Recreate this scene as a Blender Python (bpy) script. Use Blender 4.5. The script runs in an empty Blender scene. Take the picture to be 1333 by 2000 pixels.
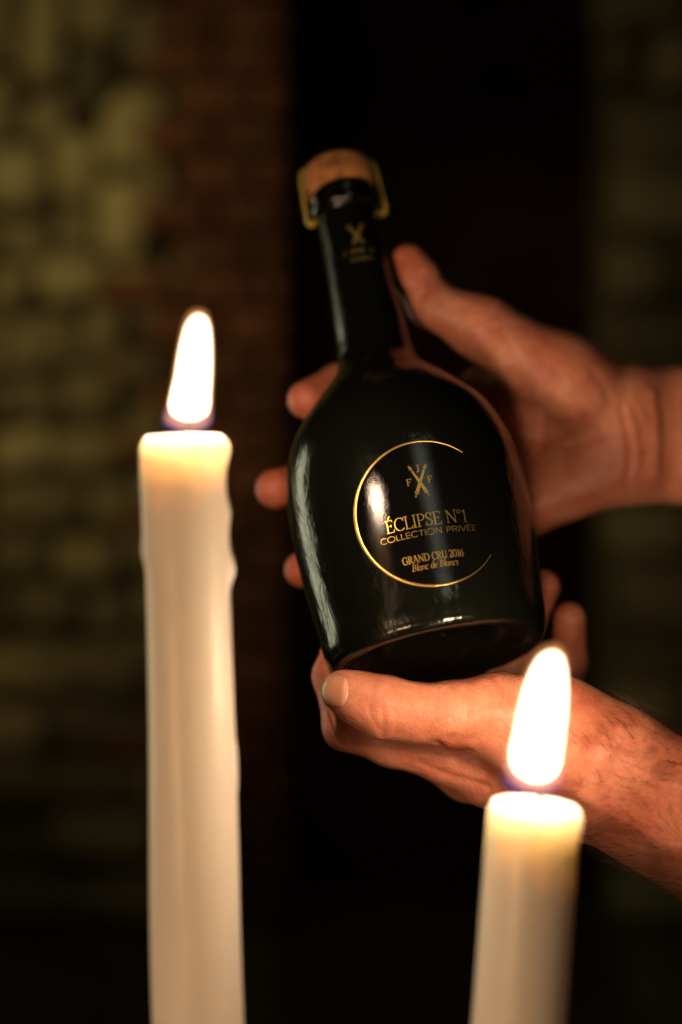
import bpy, bmesh, math, random
import numpy as np
from mathutils import Vector, Matrix

random.seed(7); rng = np.random.default_rng(7)
sc = bpy.context.scene
F = 2778.0                       # focal length in pixels of the 1333 x 2000 photograph (50 mm lens)

# ------------------------------------------------------------------ camera, world, lights, exposure
cam_d = bpy.data.cameras.new('camera'); cam = bpy.data.objects.new('camera', cam_d); sc.collection.objects.link(cam)
cam.location = (0, 0, 0); cam.rotation_euler = (math.radians(90), 0, 0)
cam_d.sensor_fit = 'VERTICAL'; cam_d.sensor_height = 36.0; cam_d.sensor_width = 24.0; cam_d.lens = 50.0
cam_d.clip_start = 0.01; cam_d.clip_end = 50
cam_d.dof.use_dof = True; cam_d.dof.focus_distance = 0.578; cam_d.dof.aperture_fstop = 2.4
sc.camera = cam
w = bpy.data.worlds.new('World'); sc.world = w; w.use_nodes = True
w.node_tree.nodes['Background'].inputs[0].default_value = (0.30, 0.17, 0.07, 1)
w.node_tree.nodes['Background'].inputs[1].default_value = 0.004
vs = sc.view_settings; vs.view_transform = 'Standard'; vs.look = 'None'; vs.exposure = 0; vs.gamma = 1; vs.use_curve_mapping = False
sc.cycles.use_denoising = True
sc.cycles.sample_clamp_indirect = 4.0
sc.cycles.max_bounces = 8; sc.cycles.volume_bounces = 0

def area(name, loc, target, sx, sy, energy, col):
    l = bpy.data.lights.new(name, 'AREA'); l.shape = 'RECTANGLE'; l.size = sx; l.size_y = sy
    l.energy = energy; l.color = col
    o = bpy.data.objects.new(name, l); sc.collection.objects.link(o); o.location = loc
    d = Vector(target) - Vector(loc); o.rotation_euler = d.to_track_quat('-Z', 'Y').to_euler(); return o
# tall cellar lamp to the left, a little behind the bottle: olive streak on the bottle's edge, light on the stones
area('lamp_left', (-0.95, 1.25, 0.00), (0.03, 0.62, 0.0), 0.25, 0.75, 2.0, (1.0, 0.96, 0.62))
# dim tall lamp above and behind the camera: the faint upright reflection in the label
area('lamp_front', (0.36, -0.75, 1.10), (0.03, 0.60, 0.0), 0.20, 0.9, 1.1, (0.92, 1.0, 0.76))
# added warm fill, low beside the camera, brightens the hands and candle shafts
area('fill_warm', (-0.30, 0.02, -0.16), (0.0, 0.55, -0.05), 0.16, 0.10, 1.35, (1.0, 0.62, 0.36))
# cellar lamp washing the stone wall
def spot(name, loc, target, energy, angle, col, blend=0.8, size=0.08):
    l = bpy.data.lights.new(name, 'SPOT'); l.energy = energy; l.spot_size = math.radians(angle); l.spot_blend = blend
    l.color = col; l.shadow_soft_size = size
    o = bpy.data.objects.new(name, l); sc.collection.objects.link(o); o.location = loc
    d = Vector(target) - Vector(loc); o.rotation_euler = d.to_track_quat('-Z', 'Y').to_euler(); return o
spot('lamp_wall', (-1.0, 0.9, 0.75), (-0.47, 2.2, 0.40), 34.0, 58, (1.0, 0.78, 0.36), 1.0)
spot('lamp_wall_right', (1.5, 1.0, 0.6), (0.72, 2.2, 0.28), 0.55, 30, (1.0, 0.78, 0.34))

spot('fill_passage', (0.9, 2.75, 1.35), (0.25, 3.7, -0.55), 3.0, 95, (1.0, 0.55, 0.22), 1.0)  # unseen fill added behind the opening to lift the back wall from black

# ------------------------------------------------------------------ helpers
def P(px, py, y):                # a photo pixel at a depth -> metres
    return np.array([(px - 666.5) * y / F, y, (1000 - py) * y / F])
def rayd(px, py):
    return np.array([(px - 666.5) / F, 1.0, (1000 - py) / F])

def new_mat(name):
    m = bpy.data.materials.new(name); m.use_nodes = True
    return m, m.node_tree, m.node_tree.nodes['Principled BSDF']
def noise(nt, scale, detail=4, rough=0.55, dist=0.0, coord='Object'):
    tc = nt.nodes.new('ShaderNodeTexCoord'); n = nt.nodes.new('ShaderNodeTexNoise')
    n.inputs['Scale'].default_value = scale; n.inputs['Detail'].default_value = detail
    n.inputs['Roughness'].default_value = rough; n.inputs['Distortion'].default_value = dist
    nt.links.new(tc.outputs[coord], n.inputs['Vector']); return n
def ramp(nt, src, stops):
    r = nt.nodes.new('ShaderNodeValToRGB'); nt.links.new(src, r.inputs[0])
    while len(r.color_ramp.elements) < len(stops): r.color_ramp.elements.new(0.5)
    for e, (p, c) in zip(r.color_ramp.elements, stops): e.position = p; e.color = (*c, 1) if len(c) == 3 else c
    return r
def bump(nt, src, bsdf, strength, dist):
    b = nt.nodes.new('ShaderNodeBump'); b.inputs['Strength'].default_value = strength; b.inputs['Distance'].default_value = dist
    nt.links.new(src, b.inputs['Height'])
    prev = bsdf.inputs['Normal'].links
    if prev: nt.links.new(prev[0].from_socket, b.inputs['Normal'])
    nt.links.new(b.outputs['Normal'], bsdf.inputs['Normal']); return b

def outward(verts, faces):       # flip the faces of a closed body whose winding points inwards
    v = np.asarray(verts, float); v = v - v.mean(0); vol = 0.0
    ar = [f for f in faces]; q = np.array([f[:4] if len(f) > 3 else (f[0], f[1], f[2], f[2]) for f in ar if len(f) < 5])
    a, b, c, d = v[q[:, 0]], v[q[:, 1]], v[q[:, 2]], v[q[:, 3]]
    vol = (a * np.cross(b, c)).sum() + (a * np.cross(c, d)).sum()
    return faces if vol > 0 else [tuple(f)[::-1] for f in faces]
def mesh_obj(name, verts, faces, mat, parent=None, smooth=True, pts_local=None):
    if smooth: faces = outward(verts, faces)
    me = bpy.data.meshes.new(name); me.from_pydata([tuple(v) for v in verts], [], [tuple(f) for f in faces]); me.update()
    if smooth: me.polygons.foreach_set('use_smooth', [True] * len(me.polygons))
    o = bpy.data.objects.new(name, me); sc.collection.objects.link(o)
    if mat: me.materials.append(mat)
    if parent: o.parent = parent
    return o
def bm_obj(name, bm, mat, parent=None, smooth=False):
    me = bpy.data.meshes.new(name); bm.to_mesh(me); bm.free()
    if smooth: me.polygons.foreach_set('use_smooth', [True] * len(me.polygons))
    o = bpy.data.objects.new(name, me); sc.collection.objects.link(o); me.materials.append(mat)
    if parent: o.parent = parent
    return o
def tag(o, label, cat, group=None):
    o['label'] = label; o['category'] = cat
    if group: o['group'] = group
def empty(name, loc=(0, 0, 0)):
    o = bpy.data.objects.new(name, None); o.empty_display_size = 0.02; o.location = loc; sc.collection.objects.link(o); return o
def keep(o, parent):             # parent and stay in place
    o.parent = parent; o.matrix_parent_inverse = Matrix.Translation(parent.location).inverted()
def catmull(xs, ys, xq):
    xs = np.array(xs, float); ys = np.array(ys, float); xq = np.asarray(xq, float)
    m = np.gradient(ys, xs); i = np.clip(np.searchsorted(xs, xq) - 1, 0, len(xs) - 2)
    h = xs[i + 1] - xs[i]; t = np.clip((xq - xs[i]) / h, 0, 1)
    return ((2*t**3 - 3*t**2 + 1) * ys[i] + (t**3 - 2*t**2 + t) * h * m[i] + (-2*t**3 + 3*t**2) * ys[i+1] + (t**3 - t**2) * h * m[i+1])
def loft(rings, close_a=True, close_b=True):
    n = len(rings[0]); v = np.concatenate(rings); f = []
    for k in range(len(rings) - 1):
        for j in range(n):
            a, b = k*n + j, k*n + (j+1) % n
            f.append((a, b, b + n, a + n))
    if close_a: f.append(tuple(range(n - 1, -1, -1)))
    if close_b: f.append(tuple(range((len(rings)-1)*n, len(rings)*n)))
    return v, f

# ------------------------------------------------------------------ setting: cellar floor, stone walls, brick pier, table
m_mortar, nt, b = new_mat('old_mortar')
n = noise(nt, 14, 5); r = ramp(nt, n.outputs[0], [(0.3, (0.09, 0.070, 0.032)), (0.7, (0.20, 0.160, 0.075))])
nt.links.new(r.outputs[0], b.inputs['Base Color']); b.inputs['Roughness'].default_value = 0.95; bump(nt, n.outputs[0], b, 0.6, 0.01)
def stone_mat(name, c0, c1):
    m, nt, b = new_mat(name); n = noise(nt, 9, 6, 0.65)
    oi = nt.nodes.new('ShaderNodeObjectInfo')
    mx = nt.nodes.new('ShaderNodeMath'); mx.operation = 'MULTIPLY_ADD'; mx.inputs[1].default_value = 0.45; 
    ad = nt.nodes.new('ShaderNodeMath'); ad.operation = 'MULTIPLY'; ad.inputs[1].default_value = 0.62
    nt.links.new(n.outputs[0], ad.inputs[0]); nt.links.new(oi.outputs['Random'], mx.inputs[0]); nt.links.new(ad.outputs[0], mx.inputs[2])
    r = ramp(nt, mx.outputs[0], [(0.22, c0), (0.80, c1)])
    mc = nt.nodes.new('ShaderNodeMix'); mc.data_type = 'RGBA'; mc.blend_type = 'MULTIPLY'; mc.inputs['Factor'].default_value = 1.0
    nt.links.new(r.outputs[0], mc.inputs['A']); nt.links.new(oi.outputs['Color'], mc.inputs['B']); nt.links.new(mc.outputs['Result'], b.inputs['Base Color'])
    b.inputs['Roughness'].default_value = 0.9; bump(nt, n.outputs[0], b, 0.7, 0.008); return m
m_stone = stone_mat('wall_stone', (0.06, 0.046, 0.018), (0.46, 0.375, 0.17))
m_brick = stone_mat('wall_brick', (0.08, 0.026, 0.009), (0.18, 0.060, 0.020))
m_floor, nt, b = new_mat('cellar_floor')
n = noise(nt, 6, 6); r = ramp(nt, n.outputs[0], [(0.3, (0.06, 0.042, 0.02)), (0.7, (0.16, 0.115, 0.055))])
nt.links.new(r.outputs[0], b.inputs['Base Color']); b.inputs['Roughness'].default_value = 0.85; bump(nt, n.outputs[0], b, 0.4, 0.01)

def block_mesh(name, mat, jit, seed, bev):
    rr = random.Random(seed); bm = bmesh.new(); bmesh.ops.create_cube(bm, size=1.0)
    for v in bm.verts: v.co += Vector([rr.uniform(-jit, jit) for _ in range(3)])
    bmesh.ops.bevel(bm, geom=list(bm.edges), offset=bev, segments=1, affect='EDGES', profile=0.5)
    me = bpy.data.meshes.new(name); bm.to_mesh(me); bm.free(); me.materials.append(mat)
    me.polygons.foreach_set('use_smooth', [True] * len(me.polygons)); return me
stone_meshes = [block_mesh('stone', m_stone, 0.11, s, 0.14) for s in range(9)]
brick_meshes = [block_mesh('brick', m_brick, 0.03, 50 + s, 0.06) for s in range(5)]
def box(bm, x0, x1, y0, y1, z0, z1):
    vs_ = [bm.verts.new((x, y, z)) for x in (x0, x1) for y in (y0, y1) for z in (z0, z1)]
    for f in ((0,1,3,2),(4,6,7,5),(0,4,5,1),(2,3,7,6),(0,2,6,4),(1,5,7,3)): bm.faces.new([vs_[i] for i in f])
def place(me, name, parent, c, s, rot=0.0):
    o = bpy.data.objects.new(name, me); sc.collection.objects.link(o); o.location = c; o.scale = s
    o.rotation_euler = (0, rot, 0); keep(o, parent); return o
FLOOR = -1.0; YW = 2.2
def px_x(px, y): return (px - 666.5) * y / F
def px_z(py, y): return (1000 - py) * y / F
bm = bmesh.new(); box(bm, -2.2, 2.2, -1.2, 4.2, FLOOR - 0.1, FLOOR)
o = bm_obj('floor', bm, m_floor); o['kind'] = 'structure'
def rubble(parent, x0, x1, z0, z1, y, seed, big=1.0):
    rr = random.Random(seed); z = z0
    while z < z1:
        hgt = rr.uniform(0.065, 0.12) * big; x = x0 - rr.uniform(0, 0.05)
        while x < x1 - 0.02:
            wd = min(rr.uniform(0.07, 0.19) * big, x1 - x)
            if wd > 0.03:
                hh = hgt * rr.uniform(0.8, 1.02)
                place(rr.choice(stone_meshes), 'stone', parent, (x + wd/2, y - rr.uniform(0.0, 0.025), z + hgt/2 + rr.uniform(-.008, .008)),
                      (wd * 0.93, 0.10, hh * 0.93), rr.uniform(-0.10, 0.10))
            x += wd
        z += hgt
XB = px_x(352, YW); XE = px_x(566, YW)
wall = empty('stone_wall', (-0.6, YW, FLOOR)); tag(wall, 'rough olive rubble stone wall with a brick pier at its edge, beside the dark opening', 'wall')
bm = bmesh.new(); box(bm, -1.5, XE - 0.02, YW + 0.02, YW + 0.35, FLOOR, 1.3); keep(bm_obj('mortar', bm, m_mortar), wall)
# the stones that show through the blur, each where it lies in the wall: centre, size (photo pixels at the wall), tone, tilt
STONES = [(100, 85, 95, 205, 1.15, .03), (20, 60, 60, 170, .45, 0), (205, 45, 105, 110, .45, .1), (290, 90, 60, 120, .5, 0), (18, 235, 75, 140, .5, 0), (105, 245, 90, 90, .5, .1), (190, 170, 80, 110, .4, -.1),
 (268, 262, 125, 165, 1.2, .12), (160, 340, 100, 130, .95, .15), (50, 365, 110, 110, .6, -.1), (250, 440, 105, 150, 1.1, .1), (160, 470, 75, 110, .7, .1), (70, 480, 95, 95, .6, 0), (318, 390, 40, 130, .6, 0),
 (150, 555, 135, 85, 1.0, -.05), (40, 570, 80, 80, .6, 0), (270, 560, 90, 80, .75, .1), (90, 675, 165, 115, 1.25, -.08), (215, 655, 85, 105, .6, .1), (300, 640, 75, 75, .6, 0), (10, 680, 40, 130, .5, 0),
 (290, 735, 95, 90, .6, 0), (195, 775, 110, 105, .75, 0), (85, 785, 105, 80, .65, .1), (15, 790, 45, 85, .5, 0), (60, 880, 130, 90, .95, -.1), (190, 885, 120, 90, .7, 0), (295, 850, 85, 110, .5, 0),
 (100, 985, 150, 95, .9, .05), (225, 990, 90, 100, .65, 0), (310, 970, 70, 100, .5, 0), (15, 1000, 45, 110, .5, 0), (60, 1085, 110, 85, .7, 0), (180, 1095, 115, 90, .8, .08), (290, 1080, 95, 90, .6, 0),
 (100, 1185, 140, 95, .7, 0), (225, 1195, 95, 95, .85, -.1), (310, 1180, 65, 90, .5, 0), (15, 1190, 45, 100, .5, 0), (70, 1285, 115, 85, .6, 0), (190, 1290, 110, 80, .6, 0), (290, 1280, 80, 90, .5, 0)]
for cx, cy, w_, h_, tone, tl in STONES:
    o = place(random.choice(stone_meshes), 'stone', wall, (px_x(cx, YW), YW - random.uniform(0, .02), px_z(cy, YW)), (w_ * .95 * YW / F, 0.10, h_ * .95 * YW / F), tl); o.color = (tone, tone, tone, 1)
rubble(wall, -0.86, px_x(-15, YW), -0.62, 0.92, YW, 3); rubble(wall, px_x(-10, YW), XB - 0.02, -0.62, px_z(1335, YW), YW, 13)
z = -0.62; k = 0; rr = random.Random(5)
while z < 0.92:                  # brick pier, toothed into the rubble
    hgt = 0.058; off = (k % 2) * 0.06; x = XB + off - 0.06 + (0.0 if rr.random() < 0.6 else -0.05)
    while x < XE - 0.01:
        wd = min(0.118, XE - x)
        if wd > 0.03:
            place(rr.choice(brick_meshes), 'brick', wall, (x + wd/2, YW - 0.004 - rr.uniform(0, 0.008), z + hgt/2), (wd - 0.010, 0.10, hgt - 0.010), rr.uniform(-.01, .01))
        x += wd
    z += hgt; k += 1
wall2 = empty('stone_wall', (0.75, YW, FLOOR)); tag(wall2, 'dim rubble stone wall beyond the dark opening, behind the raised hand', 'wall')
X2 = px_x(1215, YW)
bm = bmesh.new(); box(bm, X2 + 0.02, 1.5, YW + 0.02, YW + 0.35, FLOOR, 1.3); keep(bm_obj('mortar', bm, m_mortar), wall2)
rubble(wall2, X2, 0.90, -0.62, 0.92, YW, 11)
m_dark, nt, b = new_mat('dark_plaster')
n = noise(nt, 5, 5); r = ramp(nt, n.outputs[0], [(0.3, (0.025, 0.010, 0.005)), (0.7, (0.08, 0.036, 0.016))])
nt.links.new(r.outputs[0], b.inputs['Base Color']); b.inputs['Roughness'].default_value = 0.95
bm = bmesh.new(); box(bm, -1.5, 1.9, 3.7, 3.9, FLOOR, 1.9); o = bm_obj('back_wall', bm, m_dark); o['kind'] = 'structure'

m_wood, nt, b = new_mat('table_wood')
n = noise(nt, 12, 6, 0.6, 1.5); r = ramp(nt, n.outputs[0], [(0.3, (0.035, 0.018, 0.008)), (0.7, (0.10, 0.055, 0.025))])
nt.links.new(r.outputs[0], b.inputs['Base Color']); b.inputs['Roughness'].default_value = 0.5
TZ = -0.235
table = empty('table', (0, 0.45, FLOOR)); tag(table, 'dark wooden table that the candles stand on', 'table')
bm = bmesh.new(); box(bm, -0.4, 0.4, 0.28, 0.61, TZ - 0.03, TZ); bmesh.ops.bevel(bm, geom=list(bm.edges), offset=0.004, segments=2, affect='EDGES')
keep(bm_obj('tabletop', bm, m_wood), table)
for sx in (-0.36, 0.36):
    for sy in (0.32, 0.57):
        bm = bmesh.new(); box(bm, sx - .02, sx + .02, sy - .02, sy + .02, FLOOR, TZ - 0.0305); keep(bm_obj('leg', bm, m_wood), table)

# ------------------------------------------------------------------ bottle
AX = np.array([-0.18992, 0.40529, 1.0]); AX /= np.linalg.norm(AX)
B0 = np.array([0.0414533, 0.600, -0.0618153])
E_F = np.array([0, -1.0, 0]); E_F -= AX * (E_F @ AX); E_F /= np.linalg.norm(E_F)     # towards the viewer
E_R = np.cross(AX, E_F)                                                              # right
if E_R[0] < 0: E_R = -E_R
PH = [0, 1.5, 5, 20, 45, 68, 84, 97, 108, 118, 126, 133, 140, 150, 165, 185, 208, 222]
PR = [43.8, 45.4, 46.8, 48.7, 51.5, 52.6, 51.9, 49.3, 44.8, 37.6, 30.6, 24.2, 19.4, 17.3, 16.3, 15.1, 14.3, 14.1]
def prof(h): return catmull(PH, PR, h)
def SP(th, h, off=0.0):          # surface point from azimuth and height (mm)
    r_ = prof(h) + off; th = np.asarray(th); h = np.asarray(h)
    q = B0 + AX * (np.asarray(h)[..., None] / 1000)
    return q + (r_ / 1000)[..., None] * (np.cos(th)[..., None] * E_F + np.sin(th)[..., None] * E_R)
def uv_hit(px, py):              # pixel -> (azimuth, height mm) on the bottle
    t = np.linspace(0.5, 0.75, 6000); q = t[:, None] * rayd(px, py) - B0
    h = q @ AX * 1000; rho = np.linalg.norm(q - (h/1000)[:, None] * AX, axis=1) * 1000
    i = np.argmax(rho < prof(np.clip(h, 0, 222)))
    return math.atan2(q[i] @ E_R, q[i] @ E_F), h[i]
def revolve(prof_pts, n=160, cap_a=False, cap_b=False):
    ths = np.linspace(0, 2*math.pi, n, endpoint=False); rings = []
    for r_, h in prof_pts:
        rings.append(B0 + AX * h/1000 + (r_/1000) * (np.cos(ths)[:, None] * E_F + np.sin(ths)[:, None] * E_R))
    return loft(rings, cap_a, cap_b)

m_glass, nt, b = new_mat('black_satin_glass')
b.inputs['Base Color'].default_value = (0.0035, 0.0042, 0.003, 1); b.inputs['Specular IOR Level'].default_value = 0.5
def bt_noise(nt, sx, sy, detail=4, rough=0.6, dist=0.0):      # noise in bottle coordinates (round the girth, along the height)
    a_ = nt.nodes.new('ShaderNodeAttribute'); a_.attribute_name = 'bt'; mp = nt.nodes.new('ShaderNodeMapping'); mp.inputs['Scale'].default_value = (sx, sy, 1)
    n_ = nt.nodes.new('ShaderNodeTexNoise'); n_.inputs['Scale'].default_value = 1; n_.inputs['Detail'].default_value = detail; n_.inputs['Roughness'].default_value = rough; n_.inputs['Distortion'].default_value = dist
    nt.links.new(a_.outputs['Vector'], mp.inputs[0]); nt.links.new(mp.outputs[0], n_.inputs['Vector']); return n_
def add_bt(o, pts):
    q = np.asarray(pts) - B0; h = q @ AX; d_ = q - h[:, None] * AX; th = np.arctan2(d_ @ E_R, d_ @ E_F)
    at_ = o.data.attributes.new('bt', 'FLOAT_VECTOR', 'POINT'); at_.data.foreach_set('vector', np.stack([th * 50, h * 1000, h * 0], 1).astype(np.float32).ravel())
n = bt_noise(nt, 0.35, 0.035, 5, 0.6, 0.4); r = ramp(nt, n.outputs[0], [(0.3, (0.12,)*3), (0.75, (0.19,)*3)]); nt.links.new(r.outputs[0], b.inputs['Roughness'])
n2 = noise(nt, 420, 3); n3 = bt_noise(nt, 0.10, 0.05, 4, 0.6, 1.0); bump(nt, n.outputs[0], b, 0.045, 0.0010); bump(nt, n3.outputs[0], b, 0.18, 0.003); bump(nt, n2.outputs[0], b, 0.06, 0.0003)
m_gloss, nt, b = new_mat('black_gloss_varnish')
b.inputs['Base Color'].default_value = (0.003, 0.003, 0.003, 1); b.inputs['Roughness'].default_value = 0.045
n = noise(nt, 1500, 3, 0.7); n2 = noise(nt, 180, 3); bump(nt, n.outputs[0], b, 0.26, 0.0002); bump(nt, n2.outputs[0], b, 0.05, 0.0006)
m_base, nt, b = new_mat('bottle_underside')
n = noise(nt, 90, 5, 0.7); n2 = noise(nt, 700, 2, 0.5)
r = ramp(nt, n.outputs[0], [(0.35, (0.10,)*3), (0.7, (0.28,)*3)]); nt.links.new(r.outputs[0], b.inputs['Roughness']); bump(nt, n.outputs[0], b, 0.2, 0.002)
r = ramp(nt, n2.outputs[0], [(0.0, (0.003, 0.003, 0.0025)), (0.735, (0.003, 0.003, 0.0025)), (0.76, (0.22, 0.16, 0.10))]); nt.links.new(r.outputs[0], b.inputs['Base Color'])
m_gold, nt, b = new_mat('gold_foil')
b.inputs['Base Color'].default_value = (0.62, 0.40, 0.11, 1); b.inputs['Metallic'].default_value = 0.92; b.inputs['Roughness'].default_value = 0.38
n = noise(nt, 900, 3); bump(nt, n.outputs[0], b, 0.35, 0.0003)
m_clip, nt, b = new_mat('brass_clip')
b.inputs['Base Color'].default_value = (0.78, 0.56, 0.11, 1); b.inputs['Metallic'].default_value = 0.55; b.inputs['Roughness'].default_value = 0.33
m_cork, nt, b = new_mat('cork')
n = noise(nt, 160, 6, 0.7); r = ramp(nt, n.outputs[0], [(0.30, (0.14, 0.045, 0.012)), (0.5, (0.36, 0.145, 0.035)), (0.75, (0.46, 0.21, 0.06))])
nt.links.new(r.outputs[0], b.inputs['Base Color']); b.inputs['Roughness'].default_value = 0.85; bump(nt, n.outputs[0], b, 0.5, 0.001)
m_ink, nt, b = new_mat('cork_ink'); b.inputs['Base Color'].default_value = (0.06, 0.025, 0.012, 1); b.inputs['Roughness'].default_value = 0.8

bottle = empty('champagne_bottle', tuple(B0)); tag(bottle, 'squat black champagne bottle with gold crescent label, held tilted between two hands', 'bottle')
hs = np.concatenate([np.linspace(0.8, 4.6, 9), np.linspace(5, 222, 150)])
pts = [(42.4, 0.02), (43.2, 0.10), (44.0, 0.45)] + [(float(prof(h)), float(h)) for h in hs]
v, f = revolve(pts, 200); o = mesh_obj('glass_body', v, f, m_glass); add_bt(o, v); keep(o, bottle)
# underside: bearing ring, dished punt with a seam
pb = [(43.3, 0.14), (42.0, -0.05), (40.5, 0.3), (39.0, 1.6), (37.0, 3.0), (33, 4.6), (27, 7), (18, 12), (9, 17), (2, 19), (0.01, 19.3)]
hh = np.linspace(0, len(pb) - 1, 60); xs = np.arange(len(pb))
pb2 = list(zip(np.maximum(catmull(xs, [p[0] for p in pb], hh), 0.01), catmull(xs, [p[1] for p in pb], hh)))
v, f = revolve(pb2, 160); keep(mesh_obj('underside', v, f, m_base), bottle)
# lip: ring collar and mouth
lip = [(14.1, 221.5), (14.6, 222), (16.6, 223.2), (17.0, 224.6), (16.9, 226.3), (15.6, 227.3), (15.0, 228.6), (15.6, 229.8), (16.0, 231.5), (15.6, 234.0), (14.6, 235.0), (11.0, 235.2), (10.2, 233.0)]
xs = np.arange(len(lip)); hh = np.linspace(0, len(lip) - 1, 50)
v, f = revolve(list(zip(catmull(xs, [p[0] for p in lip], hh), catmull(xs, [p[1] for p in lip], hh))), 96)
keep(mesh_obj('lip_ring', v, f, m_gloss), bottle)
ck = [(10.1, 231), (10.1, 235.3), (13.5, 235.6), (15.2, 235.9), (16.2, 237.2), (17.0, 240.0), (17.4, 244.0), (17.2, 247.6), (16.0, 250.2), (12.5, 251.6), (8.0, 252.0), (4, 252.2), (0.02, 252.3)]
xs = np.arange(len(ck)); hh = np.linspace(0, len(ck) - 1, 50)
v, f = revolve(list(zip(np.maximum(catmull(xs, [p[0] for p in ck], hh), 0.02), catmull(xs, [p[1] for p in ck], hh))), 72)
keep(mesh_obj('cork', v, f, m_cork), bottle)

def ribbon_pts(pts, wid):        # flat ribbon along a 2-D polyline -> verts, faces
    p = np.array(pts, float); wid = np.broadcast_to(np.asarray(wid, float), (len(p),))
    t = np.gradient(p, axis=0); t /= np.maximum(np.linalg.norm(t, axis=1, keepdims=True), 1e-9); nn = np.stack([-t[:, 1], t[:, 0]], 1)
    a = p + nn * wid[:, None] / 2; c = p - nn * wid[:, None] / 2
    return a, c
def flat_part(name, ribbons, mat, off, R_=None, surf=SP, parent=None):
    """ribbons: list of (a, c) edge lists in (u mm, h mm); laid on the bottle surface"""
    vs_, fs = [], []; i = 0; base = 0
    for a, c in ribbons:
        i += 1; o_ = off + 0.006 * (i % 9)
        for e in (a, c):
            vs_.append(surf(e[:, 0], e[:, 1], o_))
        n_ = len(a)
        for k in range(n_ - 1): fs.append((base + k, base + k + 1, base + n_ + k + 1, base + n_ + k))
        base += 2 * n_
    o_ = mesh_obj(name, np.concatenate(vs_), fs, mat, smooth=False); keep(o_, parent or bottle); return o_

# ---- label disc and crescent ring (label plane: u = arc millimetres, w = millimetres along the bottle)
RREF = 51.0
thc, hc = uv_hit(824, 1006); 
_, h_top = uv_hit(812, 861); _, h_bot = uv_hit(830, 1151); hc = (h_top + h_bot) / 2; RL = (h_top - h_bot) / 2
th_l, _ = uv_hit(681, 985); thc = th_l + RL / RREF + 0.01
print('LABEL', thc, hc, RL)
def LS(u, w_, off=0.0): return SP(thc + np.asarray(u) / RREF, hc + np.asarray(w_), off)
n_r, n_t = 26, 96; vv, ff = [LS(np.array([0.0]), np.array([0.0]), 0.07)], []
for i in range(1, n_r + 1):
    t = np.linspace(0, 2*math.pi, n_t, endpoint=False); rr_ = (RL - 0.4) * i / n_r
    vv.append(LS(rr_ * np.cos(t), rr_ * np.sin(t), 0.07))
for j in range(n_t): ff.append((0, 1 + j, 1 + (j+1) % n_t))
for i in range(n_r - 1):
    for j in range(n_t):
        a, c = 1 + i*n_t + j, 1 + i*n_t + (j+1) % n_t; ff.append((a, a + n_t, c + n_t, c))
lab = mesh_obj('label', np.concatenate(vv), ff, m_gloss); keep(lab, bottle); lab['label'] = 'round glossy black label inside a gold crescent'
t = np.linspace(math.radians(52), math.radians(360 - 40), 200)
wd = 0.35 + 1.15 * np.sin(np.clip((t - t[0]) / (t[-1] - t[0]), 0, 1) * math.pi) ** 1.3
rin = RL - wd
ring = []
a = np.stack([(RL) * np.cos(t), (RL) * np.sin(t)], 1); c = np.stack([rin * np.cos(t), rin * np.sin(t)], 1)
m_ = (a * 0.45 + c * 0.55)
vs_, fs = [], []
for e, of in ((a, 0.08), (a * 0.997 + c * 0.003, 0.22), (m_, 0.42), (c, 0.10)): vs_.append(LS(e[:, 0], e[:, 1], of))
n_ = len(t)
for q in range(3):
    for k in range(n_ - 1): fs.append((q*n_ + k, q*n_ + k + 1, (q+1)*n_ + k + 1, (q+1)*n_ + k))
o = mesh_obj('gold_crescent', np.concatenate(vs_), fs, m_gold); keep(o, bottle)

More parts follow.
